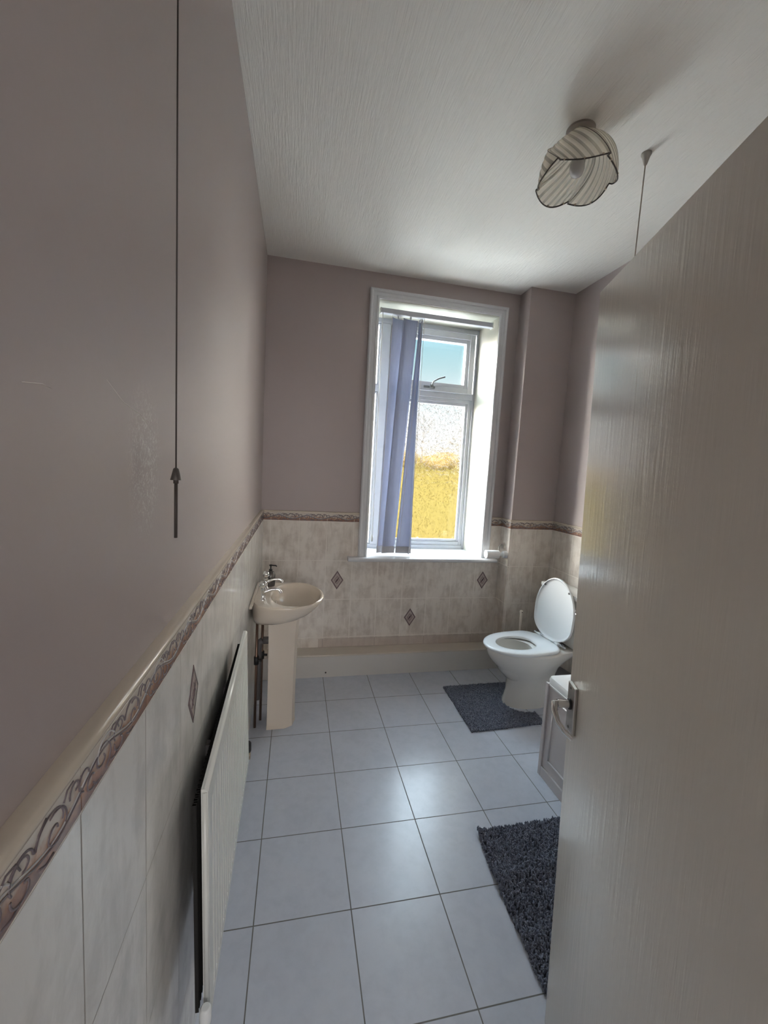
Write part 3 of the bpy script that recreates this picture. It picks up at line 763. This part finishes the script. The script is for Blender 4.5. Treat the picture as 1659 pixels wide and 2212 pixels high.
# ------------------------------------------------------------------ toilet roll
tr = thing('toilet_roll', 'nearly used up white toilet roll at the right end of the sill', 'toilet roll', (XB-.045, 2.900, .925))
b = B(); n = 32; x0, x1 = -.128, -.022
b.lathe([(.016, x0), (.031, x0), (.032, x0+.003), (.032, x1), (.016, x1), (.016, x0)], (0, 0, 0), n, 'x', cap0=False, cap1=False)
autosmooth(b.done('paper', m_paper, tr), 40)
b = B(); b.lathe([(.0165, x0+.001), (.0165, x1), (.0150, x1), (.0150, x0+.001), (.0165, x0+.001)], (0, 0, 0), n, 'x', cap0=False, cap1=False)
b.done('cardboard_core', mat('cardboard', (.35, .28, .22), .9), tr)
hd_ = thing('toilet_roll_holder', 'white and chrome toilet roll holder on the boxed-in corner tiles', 'roll holder', (XB, 2.900, .925))
b = B(); b.tube([(-.168, 0, 0), (-.02, 0, 0)], .0125, 12); b.lathe([(.0145, -.174), (.0145, -.166)], (0, 0, 0), 14, 'x'); autosmooth(b.done('spindle', m_plastic, hd_), 50)
b = B(); b.lathe([(.026, -.030), (.028, -.022), (.028, 0)], (0, 0, 0), 20, 'x'); autosmooth(b.done('mount', m_plastic, hd_), 50)
b = B(); b.lathe([(.022, -.012), (.024, 0)], (0, .045, .060), 20, 'x'); b.tube([(-.008, .045, .060), (-.03, .040, .072), (-.05, .03, .055), (-.055, .02, .02)], .005, 8); autosmooth(b.done('arch', m_steel, hd_), 50)

# ------------------------------------------------------------------ bath
BX, BY0, BY1 = 1.500, Y0+.02, 1.776
bt = thing('bathtub', 'white bath with moulded side panel along the right wall', 'bathtub', (BX, BY0, 0))
LX, LY = W-.010-BX, BY1-BY0
b = B()
def rrect(x0, x1, y0, y1, r, z, n=6):
    pts = []
    for cx, cy, a0 in ((x1-r, y1-r, 0), (x0+r, y1-r, 90), (x0+r, y0+r, 180), (x1-r, y0+r, 270)):
        for k in range(n+1):
            a = math.radians(a0+90*k/n); pts.append((cx+r*math.cos(a), cy+r*math.sin(a), z))
    return pts
b.loft([rrect(.012, LX, 0, LY-.004, .02, .495), rrect(.010, LX, 0, LY-.002, .022, .52), rrect(.014, LX, .004, LY-.006, .022, .533), rrect(.022, LX-.006, .010, LY-.014, .02, .537),
        rrect(.085, LX-.07, .08, LY-.10, .10, .537), rrect(.093, LX-.078, .088, LY-.108, .10, .530), rrect(.11, LX-.09, .12, LY-.14, .11, .40), rrect(.14, LX-.12, .20, LY-.20, .12, .20), rrect(.18, LX-.16, .28, LY-.26, .12, .15)], True, True, True)
autosmooth(b.done('tub', m_plastic, bt), 45)
b = B(); b.box(.012, .024, 0, LY-.008, .055, .497); side = b.done('side_panel', m_bathpanel, bt)
b = B(); z0, z1, y1 = .11, .44, LY-.065
# raised moulding rectangle with scooped corner
def rail_(pts): b.tube(pts, .0045, 6)
xq = .012
cor = [(xq, y1-.045*math.sin(math.radians(a)), z1-.045*math.cos(math.radians(a))) for a in range(0, 91, 15)]
rail_([(xq, y1, z0), (xq, y1, z1-.045)] + cor[::1] + [(xq, y1-.045, z1), (xq, .10, z1), (xq, .10, z0), (xq, y1, z0)])
b.done('panel_moulding', m_bathpanel, side)
b = B(); b.tube([(xq, y1-.02+.014*math.cos(math.radians(a)), z1-.01+.014*math.sin(math.radians(a))) for a in range(180, 361, 20)], .002, 6); b.done('corner_scroll', m_plastic, side)
b = B(); b.box(.003, .012, LY-.022, LY-.001, 0, .500, bev=.002); b.box(.012, LX, LY-.008, LY-.002, 0, .497); b.done('end_panel', m_bathpanel, bt)
b = B(); b.box(.004, .014, 0, LY-.022, .0, .055, bev=.003); b.done('plinth', m_bathpanel, bt)
b = B(); b.box(.008, .014, 0, LY-.022, .489, .497, bev=.001); b.done('top_strip', m_plastic, bt)

# ------------------------------------------------------------------ mats
def inside(poly, x, y):
    c = False; j = len(poly)-1
    for i in range(len(poly)):
        xi, yi = poly[i]; xj, yj = poly[j]
        if (yi > y) != (yj > y) and x < (xj-xi)*(y-yi)/(yj-yi)+xi: c = not c
        j = i
    return c
def make_mat(name, label, poly, thick, tufts, height, lift):
    t = thing(name, label, 'bath mat', (poly[0][0], poly[0][1], 0))
    o0 = Vector((poly[0][0], poly[0][1], 0))
    b = B(); pl = [Vector((x, y, 0))-o0 for x, y in poly]
    n = len(pl)
    # dense triangulated sheet for the backing
    xs = [p_[0] for p_ in poly]; ys = [p_[1] for p_ in poly]
    step = .012; nx = int((max(xs)-min(xs))/step)+1; ny = int((max(ys)-min(ys))/step)+1
    grid = {}
    def zf(x, y): return lift(x, y)
    for i in range(nx+1):
        for j in range(ny+1):
            x, y = min(xs)+i*step, min(ys)+j*step
            if inside(poly, x, y): grid[i, j] = (b.bm.verts.new((x-o0.x, y-o0.y, zf(x, y)+thick)), b.bm.verts.new((x-o0.x, y-o0.y, max(.0008, zf(x, y)))))
    cells = set()
    for i in range(nx):
        for j in range(ny):
            if all(k in grid for k in ((i, j), (i+1, j), (i+1, j+1), (i, j+1))): cells.add((i, j))
    for i, j in cells:
        q = [grid[k] for k in ((i, j), (i+1, j), (i+1, j+1), (i, j+1))]
        b.bm.faces.new([v[0] for v in q]); b.bm.faces.new([v[1] for v in q][::-1])
        for (di, dj), (a, c) in (((0, -1), (0, 1)), ((1, 0), (1, 2)), ((0, 1), (2, 3)), ((-1, 0), (3, 0))):
            if (i+di, j+dj) not in cells: b.bm.faces.new((q[a][0], q[a][1], q[c][1], q[c][0]))
    for v in [v for v in b.bm.verts if not v.link_faces]: b.bm.verts.remove(v)
    b.done('backing', m_matback, t)
    b = B(); cnt = 0
    while cnt < tufts:
        x = random.uniform(min(xs), max(xs)); y = random.uniform(min(ys), max(ys))
        if not inside(poly, x, y): continue
        cnt += 1; z = zf(x, y)+thick*.8; r = random.uniform(.0022, .0042); hh = height*random.uniform(.7, 1.15)
        a0 = random.uniform(0, 6.28); lx, ly = random.gauss(0, .0035), random.gauss(0, .0035)
        base = [b.bm.verts.new((x-o0.x+r*math.cos(a0+k*2.094), y-o0.y+r*math.sin(a0+k*2.094), z)) for k in range(3)]
        mid = [b.bm.verts.new((x-o0.x+lx*.5+r*1.15*math.cos(a0+.5+k*2.094), y-o0.y+ly*.5+r*1.15*math.sin(a0+.5+k*2.094), z+hh*.65)) for k in range(3)]
        tip = b.bm.verts.new((x-o0.x+lx, y-o0.y+ly, z+hh))
        for k in range(3):
            k2 = (k+1) % 3; b.bm.faces.new((base[k], base[k2], mid[k2], mid[k])); b.bm.faces.new((mid[k], mid[k2], tip))
    o = b.done('pile', m_pile, t, smooth=True); o['kind'] = 'stuff'
    return t
arm = []
cxm, cym = 1.80, 2.405
poly1 = [(1.292, 2.125), (1.797, 2.150), (1.800, 2.270)]
for k in range(0, 13):
    a = math.radians(270-180*k/12); poly1.append((1.745+.105*math.cos(a), 2.395+.125*math.sin(a)))
poly1 += [(1.80, 2.520), (1.80, 2.650), (1.297, 2.642)]
make_mat('pedestal_mat', 'charcoal pile mat cut around the foot of the toilet', poly1, .004, 9500, .012, lambda x, y: 0)
def wr_lift(x, y):
    z = .012*math.exp(-((y-1.285-.10*(x-1.2))/.030)**2) + .010*math.exp(-((y-1.06+.12*(x-1.1))/.028)**2)
    z += .014*math.exp(-((x-1.03)**2+(y-1.47)**2)/.0006)
    return z
poly2 = [(1.030, 1.488), (1.006, 1.30), (.992, .90), (.990, .72), (1.46, .72), (1.465, 1.493)]
make_mat('bath_mat', 'rumpled charcoal shaggy bath mat half hidden by the open door', poly2, .004, 13500, .015, wr_lift)

# ------------------------------------------------------------------ pull cords
pc = thing('pull_cord', 'dark pull cord with metal cone and rod hanging by the left wall', 'pull cord', (.020, .762, H))
def cordlen(zb): return zb-H
b = B(); b.tube([(0, 0, 0), (0, 0, cordlen(1.513))], .0013, 8); b.done('cord', m_darkcord, pc)
b = B(); b.lathe([(.006, 0), (.022, -.004), (.022, -.016), (.006, -.02)], n=16); b.done('ceiling_switch', m_plastic, pc)
b = B(); b.lathe([(.002, 1.513-H), (.0045, 1.511-H), (.0088, 1.4935-H), (.0092, 1.492-H), (.0035, 1.4925-H)], n=20); autosmooth(b.done('cone', mat('dark_metal', (.16, .15, .14), .3, .8), pc), 40)
b = B(); b.tube([(0, 0, 1.496-H), (0, 0, 1.486-H)], .0042, 10); b.tube([(0, 0, 1.488-H), (0, 0, 1.392-H)], .0028, 10); b.done('rod', m_darkcord, pc)

pc2 = thing('pull_cord', 'pale pull cord hanging from a grey cone on the ceiling near the door top', 'pull cord', (1.622, 1.625, H))
b = B(); b.lathe([(.020, 0), (.020, -.006), (.016, -.012), (.006, -.045), (.003, -.048)], n=20); autosmooth(b.done('ceiling_rose', mat('grey_rose', (.40, .38, .35), .5), pc2), 40)
b = B(); b.tube([(0, 0, -.04), (-.003, .0, -1.10)], .0025, 8); b.done('cord', mat('beige_cord', (.42, .36, .31), .7), pc2)
b = B(); b.lathe([(.003, -1.09), (.009, -1.11), (.010, -1.14), (.006, -1.145)], (-.003, 0, 0), 14); b.done('knob', m_plastic, pc2)

# ------------------------------------------------------------------ ceiling light
cl = thing('ceiling_light', 'swirled ribbed glass ceiling light, unlit', 'ceiling light', (1.285, 1.600, H))
b = B(); b.lathe([(.055, 0), (.055, -.008), (.040, -.018), (.018, -.024), (.018, -.040)], n=32); autosmooth(b.done('ceiling_rose', mat('taupe_rose', (.32, .29, .26), .5), cl), 40)
b = B(); b.lathe([(.016, -.04), (.018, -.05), (.018, -.085), (.013, -.09)], n=20); autosmooth(b.done('bulb_holder', m_plastic, cl), 40)
b = B(); b.lathe([(.013, -.09), (.016, -.10), (.027, -.125), (.029, -.145), (.022, -.165), (.006, -.174)], n=24); autosmooth(b.done('bulb', mat('pearl_bulb', (.50, .50, .50), .2), cl), 60)
NP = 5; NT = 320; NL = 26
def shade_pt(th, t, extra=0):
    fr = (th/(2*PI)*NP) % 1.0
    tw = th + 1.15*(t**1.3)
    rr = (.022+.126*math.sin(PI/2*t**.85)) * (1+.10*(fr-.5)*t)
    z = -.030 - .150*(t**1.6)*(1+.10*math.sin(PI*fr)) - .012*t*math.sin(PI*fr)
    rib = .0014*math.cos(th*32)*min(1, t*2)*(1-t**6)
    rr += rib + extra
    return (rr*math.cos(tw), rr*math.sin(tw), z)
ths = []
for pth in range(NP):
    for k in range(NT//NP+1):
        ths.append(2*PI*(pth+min(k/(NT//NP), .9995))/NP)
b = B(); b.loft([[shade_pt(th, .02+.98*i/NL) for th in ths] for i in range(NL+1)], True); 
m_shade2 = m_shade.copy(); m_shade2.name = 'ribbed_shade_glass_dark'  # darker copy, painting the dark lines of the ribs into the colour
for nd in m_shade2.node_tree.nodes:
    if nd.type == 'BSDF_PRINCIPLED': nd.inputs['Base Color'].default_value = (.30, .27, .23, 1)
    if nd.type == 'BSDF_TRANSLUCENT': nd.inputs[0].default_value = (.40, .37, .32, 1)
nn_ = len(ths)
for i_, f_ in enumerate(b.bm.faces): f_.material_index = 1 if (i_ % nn_) % 10 < 4 else 0
sh = b.done('shade', [m_shade, m_shade2], cl, smooth=True)
b = B(); b.tube([shade_pt(th, 1.0, .0005) for th in ths], .0028, 6, closed=True)
for pth in range(NP):
    th = 2*PI*(pth+.9995)/NP; b.tube([shade_pt(th, .35+.65*i/14, .0006) for i in range(15)], .0013, 5)
b.done('rim_wire', m_darkcord, sh)
for pth in range(NP):
    for q in (.12, .5, .85): B().sphere(shade_pt(2*PI*(pth+q)/NP, .99), .0052, 6).done('rim_bead', m_brass, sh)

# ------------------------------------------------------------------ outside the window
b = B(); nx, ny = 24, 30; rows = []
def ground_z(x, y):
    t = max(0, (y-8)/110.); return -3.0 + 9.5*t**.9 + .25*math.sin(x*.13)*t*3
for j in range(ny+1):
    y = 3.6 + 130*(j/ny)**1.6; rows.append([(-60+150*i/nx, y, ground_z(-60+150*i/nx, y)) for i in range(nx+1)])
b.loft(rows, False)
gr = b.done('ground', m_straw); gr['kind'] = 'structure'
struct(B().box(-3.5, 6.5, 3.62, 9.0, -1.0, -.75).done('bounce_slab', noisy('pale_bounce_slab', (.70, .68, .65), (.64, .62, .59), 2, .8)))  # unseen pale slab added to throw light up onto the ceiling
def shrub(i, x, y, r, hgt, label):
    b = B(); rnd = random.Random(i); z0 = ground_z(x, y)
    n = 18
    rings = []
    for a in range(n+1):
        ph = PI*a/n; ring = []
        for k in range(24):
            th = 2*PI*k/24; rr = 1+.16*math.sin(5*th+i)*math.sin(3*ph)+.10*math.sin(11*th+7*ph+i)+rnd.uniform(-.06, .06)
            ring.append((r*rr*(math.sin(ph)+.001)*math.cos(th), r*rr*math.sin(ph)*math.sin(th), hgt/2-hgt/2*math.cos(ph)*rr))
        rings.append(ring)
    b.loft(rings[::-1], True)
    o = b.done('shrub', m_bush, None, loc=(x, y, z0-.1)); tag(o, label, 'shrub', 'shrubs beyond the window')
    return o
for i, (x, y, r, h) in enumerate([(8.5+3.3*k, 62+(k % 2)*5.5, 1.75+.2*(k % 3), 2.2+.5*((k*7) % 4)/3) for k in range(8)]):
    shrub(i, x, y, r, h, 'yellow-green shrub on the sunlit slope, blurred by the obscured glass')
def bare_tree(i, x, y, hgt):
    t = thing('tree', 'pale leafless tree on the slope, blurred by the obscured glass', 'tree', (x, y, ground_z(x, y)-.1), 0, 'bare trees beyond the window')
    rnd = random.Random(50+i); b = B(); b.tube([(0, 0, 0), (.1, 0, hgt*.4), (0, .1, hgt)], [.22, .16, .04], 8); b.done('trunk', m_bark, t)
    b = B()
    for k in range(26):
        z = hgt*rnd.uniform(.25, .95); a = rnd.uniform(0, 6.28); ln = (hgt-z)*.5+.8
        p1 = (math.cos(a)*ln*.5, math.sin(a)*ln*.5, z+ln*.45); p2 = (math.cos(a)*ln, math.sin(a)*ln, z+ln*.8)
        b.tube([(0, 0, z), p1, p2], [.07, .05, .02], 5)
        for q in range(3):
            a2 = a+rnd.uniform(-.9, .9); b.tube([p1, (p1[0]+math.cos(a2)*ln*.4, p1[1]+math.sin(a2)*ln*.4, p1[2]+ln*.5)], [.035, .015], 4)
    b.done('branches', m_bark, t)
for i, (x, y, h) in enumerate([(17, 74, 8), (24, 78, 10), (31, 76, 8.5)]): bare_tree(i, x, y, h)
